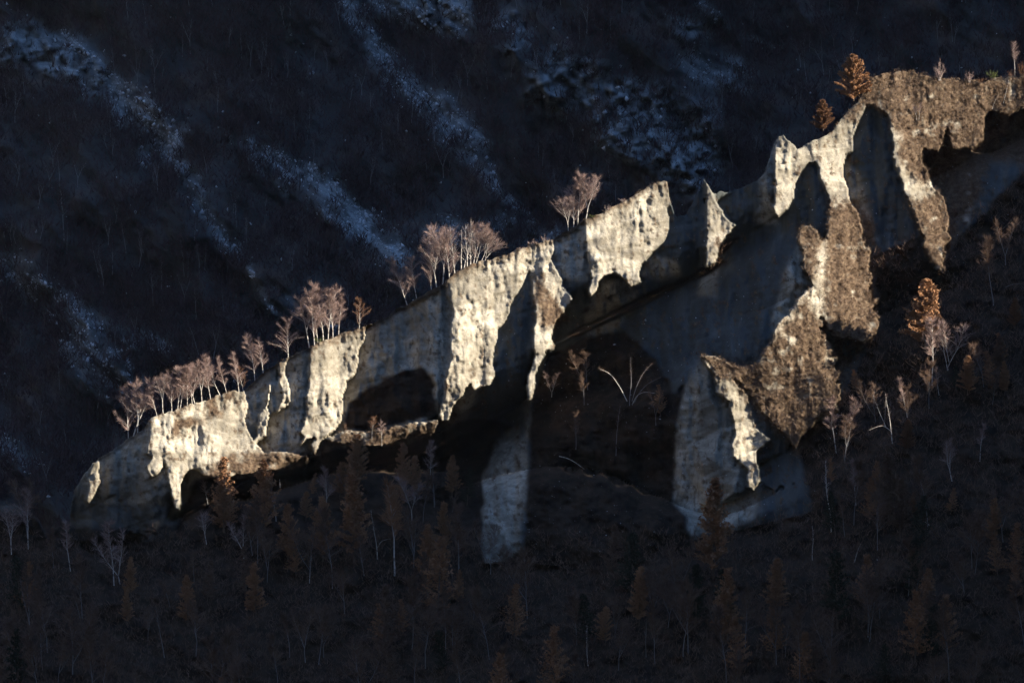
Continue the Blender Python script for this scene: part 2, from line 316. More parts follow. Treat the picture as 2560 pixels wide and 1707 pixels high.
for p in PALE: shade_tonem[pip(p,xu,xv)]=.05
shade_tonem[(VV>1262)&(UU<560)]=.8
shade_tonem[LITM]=0; shade_tonem=blur(shade_tonem,1.5)
wood_shadem[pip([(1480,950),(1590,930),(1690,985),(1712,962),(1700,1012),(1690,1060),(1684,1180),(1682,1262),(1714,1290),(1717,1330),(1730,1345),(1700,1420),(1500,1400)],xu,xv)]=1
wood_shadem[pip(PALE[5],xu,xv)]=0; wood_shadem[pip(PALE[6],xu,xv)]=0
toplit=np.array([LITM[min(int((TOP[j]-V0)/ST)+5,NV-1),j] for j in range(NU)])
wood_shadem[(edge<8+5*vnoise(UU/26,VV*0,18))&BELOW&(~toplit)[None,:]&(UU>240)&(UU<1480)]=1  # shadow line painted along the crest where its top is unlit
wood_shadem=np.maximum(wood_shadem,((UU<500)&BELOW)*np.clip((VV-1285+40*fbm(UU/40,VV/30,3,55))/75,0,1)); wood_shadem[(UU<168)&BELOW&(VV>1285)]=1; shade_tonem[(UU<170)]=.7
wood_shadem[LITM]=0; wood_shadem=np.clip(blur(wood_shadem,1.3)*1.15-.03,0,1)
# relief: flutes, ledges, lumps
rough=np.clip(fbm(UU/70,VV/50,3,47)*5+.6,.15,1.15)
rel=fbm(UU/60,VV/110,4,41)*3.0+(fbm(UU/16,VV/34,4,42,.6)*1.0+fbm(UU/9,VV/10,3,43)*.7+np.abs(fbm(UU/11,VV/60,3,46))*1.2)*rough
led=fbm(UU/130,VV/13+UU/60,3,44)*np.where(LITM,.9,.6)+np.abs(fbm(UU/26,VV/40,4,48))*np.where(LITM,-1.2,-2.4)+fbm(UU/34,VV/300,3,49)*np.where(LITM,1.4,3.4)
soft=np.clip(1-vegm*.2-wood_shadem*.2,0,1)
ribm=np.zeros(UU.shape)
for k in (0,5,6): ribm[pip(PALE[k],xu,xv)]=1
ribm[LITM]=0
Yd=Y-2.6*np.sqrt(np.clip(blur(ribm,7),0,1))*np.clip(dist(LITM)/40,0,1)+(rel*np.where(LITM,.85,.75)+led)*soft
tuft=np.abs(fbm(UU/7,VV/7,3,51)); Yd-=vegm*tuft*1.3+0*UU; Yd+=wood_shadem*(fbm(UU/90,VV/60,4,52)*9)
_z=np.zeros(UU.shape,bool); _d=np.where(dist(LITM)<7,.04,.25)
for _k in range(2): _,Yd=sweep(Yd,SHADE|WOOD,_z,_d,PROFQ)
def unshaded_gap(I,J,Yc):
    """exact march towards the sun: how far in front of the nearest blocking surface each point passes"""
    P=W(us[J],vs[I],Yc[I,J]); g=np.full(len(I),999.); c=P-CAM; d0=c@AF;x0=c@AX;z0=c@AU
    for t in np.r_[np.arange(2.4,6,.3),np.arange(6,60,.6),np.arange(60,150,1.2)]:
        d=d0-sf*t; x=((x0+sx*t)/d/T7*1280+1280-U0)/ST; y=((853.5-(z0+su*t)/d/T7*1280)-V0)/ST
        jj=np.clip(np.rint(x).astype(int),0,NU-1); i2=np.clip(np.rint(y).astype(int),0,NV-1)
        h=Yc[i2,jj]-(d-D); g=np.minimum(g,np.where((x<NU-1)&(y>0),h,999.))
    return g
_y0=Yd.copy()
for _k in range(14):
    _p,_q=pq(Yd); I,J=np.nonzero((SHADE|WOOD)&BELOW&(_q>np.interp(_p,PB+.5,PROFQ)-2.)&(UU>0)&(UU<2620)&(VV<1500)&(dist(LITM)>3))
    g=unshaded_gap(I,J,Yd); bad=(g>-.35)&(g<60); _c=np.zeros(UU.shape); _c[I[bad],J[bad]]=np.clip(g[bad]+.5,.2,2.5); Yd+=np.where(SHADE|WOOD,np.maximum(_c,blur(_c,1.5)),0)
_leak_shade=blur(np.clip((Yd-_y0-.6)*2,0,1)*(SHADE|WOOD)*(UU>1330)*(UU<1860)*(VV>560)*(VV<840),1.3); wood_shadem=np.maximum(wood_shadem,np.clip(_leak_shade*3,0,1)*(~LITM))  # dark floor colour painted along the ledge to hide sunlight leaking onto it
def Yat(u,v):
    i=min(max(int(round((v-V0)/ST)),0),NV-1);j=min(max(int(round((u-U0)/ST)),0),NU-1); return float(Yd[i,j])
TOPI=np.clip(np.ceil((TOP-V0)/ST).astype(int),0,NV-2)
VG=VV.copy();YG=Yd.copy()
ii=np.arange(NV)[:,None]; back=(TOPI[None,:]-ii)       # rows above the crest fold over to the far side
ytop=Yd[TOPI,np.arange(NU)]
bk=back>=0; dv=np.clip(back,0,None)*ST
VG=np.where(bk,TOP[None,:]+dv*.75,VG)
YG=np.where(bk,ytop[None,:]+.9*(1-np.exp(-dv/6.))+dv*K*1.15,YG)
UG=UU.copy()
for s_ in range(2):                                    # wood edges stand in front of the hollows behind them: tuck the step in
    low=(VV>1000)|WOOD
    st=(YG[:,1:]-YG[:,:-1]>1.5)&~LITM[:,:-1]&~LITM[:,1:]&low[:,:-1]&BELOW[:,:-1]&BELOW[:,1:]; UG[:,1:]=np.where(st,UU[:,:-1]-3.0,UG[:,1:])
    sv=(YG[:-1]-YG[1:]>1.5)&~LITM[1:]&~LITM[:-1]&low[:-1]&BELOW[:-1]; VG[:-1]=np.where(sv,VV[1:]+2.5,VG[:-1])
PW=W(UG,VG,YG)
REG=np.zeros((NV,NU),int)    # which landform each cell belongs to
POLYR={1:[(1690,300),(1860,300),(1860,640),(1830,720),(1700,800),(1690,600)],
 2:[(1900,200),(2010,340),(2030,400),(2000,470),(1990,560),(1890,640),(1860,500)],
 3:[(1990,545),(2060,560),(2080,700),(2230,700),(2230,900),(2160,1000),(2090,1060),(1995,1150),(1830,950),(1850,905),(1925,850),(1960,650)],
 4:[(1745,870),(1830,905),(1850,950),(2000,1150),(2110,1240),(2050,1330),(1700,1440),(1660,1280),(1690,1000)],
 5:[(1280,1060),(1330,1100),(1330,1330),(1290,1380),(1210,1400),(1195,1200),(1240,1100)]}
for k,p in POLYR.items(): REG[pip(p,UU,VV)&BELOW]=k
REG[(REG==0)&((wood_shadem>.5)|(VV>BV[None,:]))&BELOW]=6
for j in range(NU):
    i=TOPI[j]; REG[:i+1,j]=REG[i+1,j]
idx=np.arange(NV*NU).reshape(NV,NU)
quads=np.stack([idx[:-1,:-1],idx[1:,:-1],idx[1:,1:],idx[:-1,1:]],-1).reshape(-1,4); rq=REG[:-1,:-1].ravel()
for k,nm in {0:'ridge',1:'earth_spire',2:'earth_pillar',3:'scrub_spur',4:'silt_outcrop',5:'silt_rib',6:'woodland_floor'}.items():
    q=quads[rq==k]; un,inv=np.unique(q,return_inverse=True)
    o=mesh_np(nm,PW.reshape(-1,3)[un],inv.reshape(-1,4),M_HILL,attrs={'shade_tone':shade_tonem.ravel()[un],'veg':vegm.ravel()[un],'wood':wood_shadem.ravel()[un]}); tag(o,kind='structure')
# ------------------------------------------------------------ the far mountain
fu=np.arange(-2400,4404,6.);fv=np.arange(-260,1560,6.);FU,FV=np.meshgrid(fu,fv)
def line_mask(pts,wd,X,Yy):
    d=np.full(X.shape,1e9)
    for (a,b,wa),(c,e,wb) in zip(pts[:-1],pts[1:]):
        t=np.clip(((X-a)*(c-a)+(Yy-b)*(e-b))/((c-a)**2+(e-b)**2),0,1)
        d=np.minimum(d,np.hypot(X-a-t*(c-a),Yy-b-t*(e-b))/(wa+t*(wb-wa)))
    return np.clip((1.6-d)*1.0,0,1)*wd
SCREE=[([(170,100,18),(260,190,30),(340,270,42),(420,350,34),(470,430,22),(510,520,18),(560,600,14),(620,680,9),(700,780,6)],.95),
 ([(320,250,20),(350,330,20),(380,420,12)],.7),
 ([(630,360,14),(700,410,26),(800,470,36),(870,540,38),(960,600,34),(1010,640,20)],.95),
 ([(560,340,10),(640,400,14),(700,480,10)],.5),
 ([(885,50,16),(930,110,26),(1000,200,26),(1080,270,36),(1150,330,42),(1210,420,26),(1250,480,14),(1330,560,8)],.85),
 ([(880,0,22),(960,10,40),(1080,20,50),(1150,50,36)],.8),
 ([(0,660,26),(90,720,34),(160,770,36),(230,820,30),(320,850,22),(420,850,14)],.6),
 ([(180,870,30),(260,930,46),(330,980,36)],.7),([(720,60,12),(760,160,8),(740,230,8)],.2),
 ([(1740,0,10),(1800,70,14),(1900,110,10),(1960,125,6)],.5),([(1700,150,26),(1760,190,30),(1870,200,22)],.5),
 ([(700,720,8),(790,790,14),(850,850,8)],.4),([(1100,590,30),(1260,560,24),(1330,560,10)],.5),([(0,1120,30),(60,1150,30)],.4)]
ROCKS=[[(960,0),(1180,0),(1190,60),(1150,80),(1060,60),(970,30)],[(1240,50),(1300,20),(1330,100),(1300,160),(1260,130)],
 [(1330,160),(1400,110),(1480,130),(1520,200),(1490,250),(1450,290),(1390,280),(1330,250)],
 [(1480,240),(1560,200),(1650,200),(1670,270),(1760,250),(1800,300),(1770,400),(1700,440),(1620,430),(1560,400),(1490,330)],
 [(0,60),(90,60),(150,110),(230,140),(280,200),(230,260),(150,200),(60,170),(0,190)],[(1680,40),(1760,40),(1760,90),(1690,90)],
 [(1780,150),(1860,150),(1870,210),(1790,210)],[(1560,300),(1700,320),(1790,380),(1800,440),(1740,490),(1660,440),(1600,400)],[(1280,600),(1420,560),(1430,600),(1300,640)]]
gu=FU+fbm(FU/60,FV/60,4,5)*70; gv=FV+fbm(FU/60+9,FV/60,4,6)*50
scree=np.zeros(FU.shape);rock=np.zeros(FU.shape)
for p,w in SCREE: scree=np.maximum(scree,line_mask(p,w,gu,gv))
for p in ROCKS: rock[pip(p,gu,gv)]=1
brk=fbm(FU/26,FV/26,4,15)+.5
streak=fbm((FU*.75-FV*.95)/14,(FU+FV)/150,4,17)+.5
scree*=np.clip((brk-.24)*3.4,.1,1)*np.clip((streak-.2)*2.6,.35,1); scree=np.clip(scree,0,1)
fine=fbm(FU/11,FV/15,3,19)+.5; rock=np.clip(blur(rock,2.5),0,1)*np.clip((brk-.2)*3.2,0,1)*np.clip((fine-.2)*2.5,.3,1)
FY=300+(1300-FV)*K*1.5+fbm(FU/500,FV/800,4,2)*90+fbm(FU/90-FV/110,FV/200+FU/400,4,3)*26+fbm(FU/24,FV/24,4,4)*5
rk=np.clip(rock*1.5,0,1);FY+=rk*(fbm(FU/26,FV/30,4,8)*12-5+np.floor(fbm(FU/40,FV/16+FU/90,3,9)*9)*1.3+np.abs(fbm(FU/22,FV/90,3,13))*9)
def FYat(u,v):
    i=min(max(int(round((v+260)/6)),0),len(fv)-1);j=min(max(int(round((u+2400)/6)),0),len(fu)-1); return float(FY[i,j])
PF=W(FU,FV,FY); idf=np.arange(FU.size).reshape(FU.shape)
qf=np.stack([idf[:-1,:-1],idf[1:,:-1],idf[1:,1:],idf[:-1,1:]],-1).reshape(-1,4)
tag(mesh_np('far_mountain',PF.reshape(-1,3),qf,M_FAR,attrs={'scree':scree,'rock':rock}),kind='structure')
# ------------------------------------------------------------ unseen mountain on the right, its notched skyline shaped to shade the hill
DH=np.array([math.cos(SPH),-math.sin(SPH)]);DP=np.array([math.sin(SPH),math.cos(SPH)])
PROF=[(-330,60),(-300,70)]+[(float(a)+.5,float(b)) for a,b in zip(PB,PROFQ) if -120<a<100]+[(110,260),(400,300),(1500,330)]
ps=np.unique(np.concatenate([np.linspace(-330,-91,30),np.arange(-90,100.1,.5),np.linspace(100,1500,60)]))
qs=np.interp(ps,[a for a,b in PROF],[b for a,b in PROF])-.3+(fbm(ps/3,ps*0,3,3))*.5
hs=np.concatenate([np.linspace(110,330,23),np.linspace(340,520,8)])
H,PP=np.meshgrid(hs,ps); z0=(qs[:,None]+330*math.sin(SEL))/math.cos(SEL)
drop=np.where(H<330,(330-H)*3.0,(H-330)*1.1)+np.abs(H-330)*.12*np.abs(fbm(H/30,PP/30,3,4))
Z=np.maximum(z0-drop,-150+0*H)
XB=H*DH[0]+PP*DP[0];YB=H*DH[1]+PP*DP[1]
idb=np.arange(H.size).reshape(H.shape);qb=np.stack([idb[:-1,:-1],idb[1:,:-1],idb[1:,1:],idb[:-1,1:]],-1).reshape(-1,4)
tag(mesh_np('unseen_shade_mountain',np.stack([XB,YB,Z],-1).reshape(-1,3),qb,M_MTN),kind='structure')
g=np.array([[-6000,-6000,-152],[6000,-6000,-152],[6000,6000,-152],[-6000,6000,-152]]);# unseen slopes added to cut the low skylight, behind the viewer and to the left
def massif(name,xs,ys,hf):
    X,Yy=np.meshgrid(xs,ys); Zz=hf(X,Yy)+fbm(X/260,Yy/260,4,9)*160
    k=np.arange(X.size).reshape(X.shape);q=np.stack([k[:-1,:-1],k[:-1,1:],k[1:,1:],k[1:,:-1]],-1).reshape(-1,4)
    tag(mesh_np(name,np.stack([X,Yy,Zz],-1).reshape(-1,3),q,M_MTN),kind='structure')
massif('skyblock_mountain_behind',np.linspace(-2600,2400,60),np.linspace(-3200,-1060,40),lambda X,Yy:-250+1700*np.clip((-1060-Yy)/1000,0,1)-900*np.clip((-2100-Yy)/1000,0,1))
massif('skyblock_mountain_left',np.linspace(-2200,-420,40),np.linspace(-1500,1700,50),lambda X,Yy:-250+1300*np.clip((-420-X)/800,0,1))
tag(mesh_np('ground',g,[[0,1,2,3]],M_MTN),kind='structure')
# ------------------------------------------------------------ trees
def tube(V,F,pts,rad,n=5):
    base=len(V)
    for i,p in enumerate(pts):
        d=(pts[min(i+1,len(pts)-1)]-pts[max(i-1,0)]).normalized(); a=d.orthogonal().normalized(); b=d.cross(a)
        for k in range(n):
            t=2*math.pi*k/n; V.append(p+(a*math.cos(t)+b*math.sin(t))*rad[i])
    for i in range(len(pts)-1):
        for k in range(n):
            F.append((base+i*n+k,base+i*n+(k+1)%n,base+(i+1)*n+(k+1)%n,base+(i+1)*n+k))
def path(p,d,L,n,wob,rnd,lift=0.,curl=0.):
    out=[p.copy()];d=d.normalized()
    for i in range(n):
        d=(d+Vector((rnd.gauss(0,wob),rnd.gauss(0,wob),rnd.gauss(0,wob)+lift))).normalized(); p=p+d*(L/n); out.append(p.copy())
    return out
def twigs(TV,TF,p,d,L,w,rnd):
    s=d.cross(Vector((rnd.gauss(0,1),rnd.gauss(0,1),rnd.gauss(0,1)))).normalized()*w
    e=p+d*L; b=len(TV); m=p+d*(L*.5)+Vector((0,0,-L*.06)); TV.extend([p-s,p+s,m+s*.7,m-s*.7,e,e]); TF.append((b,b+1,b+2,b+3)); TV[-1]=e+s*.15; TF.append((b+3,b+2,b+5,b+4))
def birch(seed,forks=1,crown0=.3,spread=.28,ntw=420,thick=.011,bare=False,w=.0045,bend=.03):
    """unit height tree: returns (trunk V,F),(twig V,F)"""
    rnd=random.Random(seed);V=[];F=[];TV=[];TF=[]
    stems=[]
    if forks==1: stems.append((path(Vector((0,0,-.04)),Vector((rnd.gauss(0,.04),rnd.gauss(0,.04),1)),1.03,10,bend,rnd,.02),thick,.95))
    else:
        k0=rnd.uniform(.12,.38); tr=path(Vector((0,0,-.04)),Vector((rnd.gauss(0,.04),0,1)),k0+.04,4,bend,rnd); tube(V,F,tr,[thick*(1.15-.08*i) for i in range(5)])
        for f in range(forks):
            sg=-1 if f%2 else 1
            stems.append((path(tr[-1],Vector((sg*rnd.uniform(.15,.42),rnd.gauss(0,.2),1)),(1-k0)*rnd.uniform(.85,1.02),8,bend,rnd,.04),thick*.75,.8))
    for st,r,_ in stems:
        n=len(st); tube(V,F,st,[max(r*(1-i/(n-.7)),.0012) for i in range(n)])
        nb=rnd.randint(18,24)//(1 if forks==1 else 1)
        for b in range(nb):
            t=crown0+(1-crown0)*(b+rnd.random())/nb if forks==1 else .15+.85*(b+rnd.random())/nb
            t=min(t,.97); x=t*(n-1);i=int(x);p=st[i].lerp(st[min(i+1,n-1)],x-i)
            az=rnd.uniform(0,6.28); up=rnd.uniform(.9,2.1)
            L=spread*rnd.uniform(.6,1.15)*(1.3-t)*1.25; br=path(p,Vector((math.cos(az),math.sin(az),up)),L,5,.12,rnd,-.05 if not bare else .02)
            tube(V,F,br,[r*.32*(1-k/5.6) for k in range(6)],3)
            if bare and rnd.random()<.5: continue
            for k in range(max(2,int(ntw/(nb*len(stems))))):
                j=rnd.uniform(.15,1)*5;jj=min(int(j),4);q=br[jj].lerp(br[jj+1],j-jj)
                a2=rnd.uniform(0,6.28);d=((br[jj+1]-br[jj]).normalized()*1.1+Vector((math.cos(a2),math.sin(a2),rnd.gauss(.2,.5)))*.7).normalized()
                twigs(TV,TF,q+Vector((rnd.gauss(0,.012),rnd.gauss(0,.012),rnd.gauss(0,.012))),d,rnd.uniform(.04,.12)*(.6 if bare else 1),w*rnd.uniform(.5,1),rnd)
        for k in range(int(ntw*.12/len(stems))):
            x=rnd.uniform(.6,.999)*(n-1);i=int(x);p=st[i].lerp(st[min(i+1,n-1)],x-i);a2=rnd.uniform(0,6.28)
            twigs(TV,TF,p,Vector((math.cos(a2),math.sin(a2),1)).normalized(),rnd.uniform(.03,.08),w*.8,rnd)
    return (V,F),(TV,TF)
def larch(seed,wid=.22,n=1500,base=.12,w=.008,ragged=.35,top=.12):
    rnd=random.Random(seed);V=[];F=[];TV=[];TF=[]
    st=path(Vector((0,0,-.03)),Vector((0,0,1)),1.02,8,.012,rnd); tube(V,F,st,[max(.014*(1-i/8.3),.001) for i in range(9)])
    nb=85
    for b in range(nb):
        t=base+(1-base)*((b+rnd.random())/nb)**.95; x=t*8;i=min(int(x),7);p=st[i].lerp(st[i+1],x-i)
        prof=(1-t)**.62*(.6+.4*min(1,(t-base)/.12+.3))
        az=rnd.uniform(0,6.28);L=wid*prof*rnd.uniform(1-ragged,1.2)*1.25+.02
        br=path(p,Vector((math.cos(az),math.sin(az),.25+.9*t)),L,3,.08,rnd,.02)
        tube(V,F,br,[.003*(1-k/3.6) for k in range(4)],3)
        for k in range(int(n/nb*(.35+.9*prof))):
            j=rnd.uniform(.1,1)*3;jj=min(int(j),2);q=br[jj].lerp(br[jj+1],j-jj)+Vector((rnd.gauss(0,.009),rnd.gauss(0,.009),rnd.gauss(0,.008)))
            d=Vector((rnd.gauss(0,1),rnd.gauss(0,1),rnd.gauss(.5,.9))).normalized(); twigs(TV,TF,q,d,rnd.uniform(.018,.045),w*rnd.uniform(.5,1),rnd)
    return (V,F),(TV,TF)
def bush(seed,n=260,stems=9,w=.012,flat=.8):
    rnd=random.Random(seed);V=[];F=[];TV=[];TF=[]
    for s in range(stems):
        az=rnd.uniform(0,6.28);st=path(Vector((rnd.gauss(0,.06),rnd.gauss(0,.06),-.05)),Vector((math.cos(az)*flat,math.sin(az)*flat,1.1)),rnd.uniform(.6,1.05),5,.12,rnd)
        tube(V,F,st,[.014*(1-i/5.8) for i in range(6)],3)
        for k in range(n//stems):
            j=rnd.uniform(.25,1)*5;jj=min(int(j),4);q=st[jj].lerp(st[jj+1],j-jj);d=Vector((rnd.gauss(0,1),rnd.gauss(0,1),rnd.gauss(.5,.8))).normalized()
            twigs(TV,TF,q,d,rnd.uniform(.1,.26),w*rnd.uniform(.5,1),rnd)
    return (V,F),(TV,TF)
def to_mesh(nm,VF,m):
    V,F=VF; return mesh_np(nm,np.array([tuple(v) for v in V]),np.array(F),m,link=False)
def make(name,pair,mb,mt,a='trunk',b='crown'):
    e=bpy.data.objects.new(name,None);col.objects.link(e);e.empty_display_size=.1
    for nm,VF,m in ((a,pair[0],mb),(b,pair[1],mt)):
        if len(VF[0]): o=bpy.data.objects.new(nm,to_mesh(nm,VF,m));col.objects.link(o);o.parent=e
    return e
def copy_tree(r):
    c=r.copy();col.objects.link(c)
    for ch in r.children: d=ch.copy();col.objects.link(d);d.parent=c
    return c
def put(e,u,v,u2,v2,y,spin=None,wide=1.):
    """stand the tree on the slope; foot at depth y, leaning and as tall as its top says"""
    p=W(u,v,y);q=W(u2,v2,y);d=Vector(q-p);h=d.length
    e.location=p
    from mathutils import Quaternion
    e.rotation_mode='QUATERNION'; dd=Vector((d.x,0,abs(d.z))).normalized()
    e.rotation_quaternion=Vector((0,0,1)).rotation_difference(dd)@Quaternion((0,0,1),spin if spin is not None else random.uniform(0,6.28))
    e.scale=(h*wide,h*wide,h); return e
used={}
def proto(key,fn):
    if key not in used: used[key]=fn(); return used[key]
    return copy_tree(used[key])
def ridge_y(u):
    j=min(max(int(round((u-U0)/ST)),0),NU-1); return float(ytop[j]),float(TOP[j])
GR='bare birches along the crest of the ridge'
R=[ # foot u,v, top u,v, stems, spread, label
(321,1053,314,976,1,.34,'thin bare birch, leftmost of the lit trees on the ridge crest'),
(333,1080,358,944,2,.22,'tall forked white birch leaning right at the left end of the crest'),
(392,1034,371,972,1,.30,'small crooked birch left of the wide forked one above the scrubby block'),
(408,1034,402,942,3,.34,'wide low forking birch with a fan of white limbs above the scrubby block'),
(444,1026,440,919,1,.26,'straight white birch, left trunk of the close pair above the scrubby block'),
(450,1024,457,915,1,.26,'white birch, right trunk of the close pair above the scrubby block'),
(480,1009,465,915,1,.22,'slim birch leaning left beside the tallest birch above the scrubby block'),
(487,1007,480,903,2,.28,'tallest birch above the scrubby block, with a broad pink crown'),
(526,985,498,896,1,.24,'white birch leaning left with a low side branch near the top of the scrubby block'),
(549,984,511,892,1,.22,'long white birch leaning far left at the right end of the scrubby block'),
(566,980,541,896,1,.20,'dim leaning birch with a small flat crown just right of the leaning white ones'),
(597,972,580,884,1,.20,'dim birch with a small flat pink crown between two groups on the crest'),
(608,968,605,915,1,.34,'short rusty sapling in the shaded dip of the crest'),
(637,943,620,842,1,.26,'birch leaning left, left one of the two standing apart on the crest'),
(658,930,651,850,1,.28,'birch with a faint crown, right one of the two standing apart on the crest'),
(720,895,724,799,1,.42,'lone broad spreading birch with level lower branches on the crest'),
(774,868,764,740,2,.30,'forked birch at the left of the tall group above the toothed cliff'),
(795,860,787,761,1,.20,'slender birch second from left in the tall group above the toothed cliff'),
(808,855,802,715,1,.28,'birch with the highest crown in the tall group above the toothed cliff'),
(832,845,829,723,1,.32,'full crowned bright white birch in the tall group above the toothed cliff'),
(846,838,852,738,1,.20,'thin birch at the right edge of the tall group above the toothed cliff'),
(898,822,908,753,1,.42,'small rusty leaved birch at the right corner of the toothed cliff top'),
(1019,765,998,650,1,.32,'pink crowned birch on a long dark stem left of the dense grove'),
(1042,748,1024,645,1,.30,'birch leaning left just below the dense grove, its stem in shade'),
(1078,722,1057,632,1,.44,'low bushy birch leaning left at the left edge of the dense grove'),
(1107,706,1107,576,2,.40,'large many limbed birch on the left half of the dense grove'),
(1124,696,1128,590,1,.34,'birch behind the large one in the left half of the dense grove'),
(1153,676,1149,572,1,.10,'thick white dead stem with stubby branches in the middle of the dense grove'),
(1168,668,1168,562,1,.30,'birch right of the dead white stem in the dense grove'),
(1184,664,1195,560,2,.34,'tall forked birch with a high pink crown in the dense grove'),
(1203,655,1222,578,2,.50,'dense rosy birch at the right edge of the dense grove'),
(1190,660,1210,570,1,.40,'slanting birch between the forked and the rosy one in the dense grove'),
(1421,573,1411,496,2,.50,'low spreading birch left of the tall pair near the gap in the ridge'),
(1445,560,1446,436,1,.30,'taller left birch of the pair near the gap in the ridge'),
(1464,549,1466,438,2,.30,'right birch of the tall pair near the gap in the ridge'),
(1092,712,1080,598,2,.40,'many stemmed birch between the left edge tree and the large one of the dense grove'),
(1138,688,1134,572,1,.34,'slim birch just left of the dead white stem in the dense grove'),
(1160,676,1163,575,1,.30,'thin birch hidden close behind the dead white stem of the dense grove'),
(1176,670,1180,556,1,.34,'highest birch of the dense grove, right of the dead white stem'),
(1212,655,1236,596,2,.55,'low rosy birch spilling over the right end of the dense grove'),
(430,1032,425,935,1,.32,'birch filling the gap between the wide forked one and the close pair'),
(468,1016,472,925,1,.30,'faint birch behind the close pair above the scrubby block'),
(505,998,505,905,2,.30,'forked birch right of the tallest one above the scrubby block'),
(344,1082,350,985,2,.40,'short broad birch beside the tall forked one at the left end of the crest'),
(786,862,776,728,1,.32,'slim birch leaning left inside the tall group above the toothed cliff'),
(820,850,818,722,1,.30,'birch in the middle of the tall group above the toothed cliff'),
(1434,566,1432,462,1,.36,'birch half hidden left of the tall pair near the gap in the ridge'),
]
for i,(u,v,u2,v2,fk,sp,lb) in enumerate(R):
    ry,tp=ridge_y(u); rust='rust' in lb; dead='dead' in lb
    e=make('birch_tree',birch(100+i,fk,.1 if rust or sp>.33 else .22,sp*1.1,120 if dead else int(1500+1900*sp),.016 if dead else .0125,dead,.0021,.045),M_BARK,M_RUST if rust else M_TWIG)
    put(e,u,max(v,tp-1) if v<tp+6 else tp+4,u2,v2,ry+.6,spin=0); tag(e,lb,'birch tree',GR)
B=[ # bushes on crest and hill top: u,v,height,width factor,material,label
(1329,606,18,1.3,M_TWIG,'tiny grey bush on the lit crest left of the first ridge gap'),(1360,602,20,1.0,M_TWIG,'small upright grey bush nearest the first ridge gap'),
(1300,618,12,1.6,M_TWIG,'flat low bush on the crest between grove and ridge gap'),
(1515,528,20,1.0,M_TWIG,'small bare bush half way up the pointed buttress crest'),(1557,504,16,1.2,M_TWIG,'little bare bush high on the pointed buttress crest'),
(798,864,20,1.2,M_GREEN,'green bush at the upper left corner of the toothed cliff'),
(1480,552,12,1.8,M_GREEN,'low green bush at the foot of the pointed buttress crest'),
(2348,200,56,.62,M_TWIG,'large leafless grey bush on the hill top'),(2424,206,34,.7,M_TWIG,'bare reddish bush right of the large leafless one on the hill top'),
(2481,206,26,1.0,M_GREEN,'green juniper bush at the right of the hill top'),(2452,206,18,1.2,M_RUST,'low brown bush beside the green juniper'),(2555,200,50,.6,M_RUST,'brown bush at the right edge of the hill top'),
(2530,215,24,1.0,M_RUST,'brown bush right of the green juniper'),]
for i,(u,v,h,wf,m,lb) in enumerate(B):
    e=make('bush',bush(300+i,420 if h>25 else 200,12 if h>25 else 8,.012),M_BARK if m is M_TWIG else M_LBARK,m,'stems','twigs'); ry,tp=ridge_y(u)
    put(e,u,tp+2,u,tp+2-h,ry+.1 if u<2000 else ry-.3,wide=wf*.9); tag(e,lb,'bush')
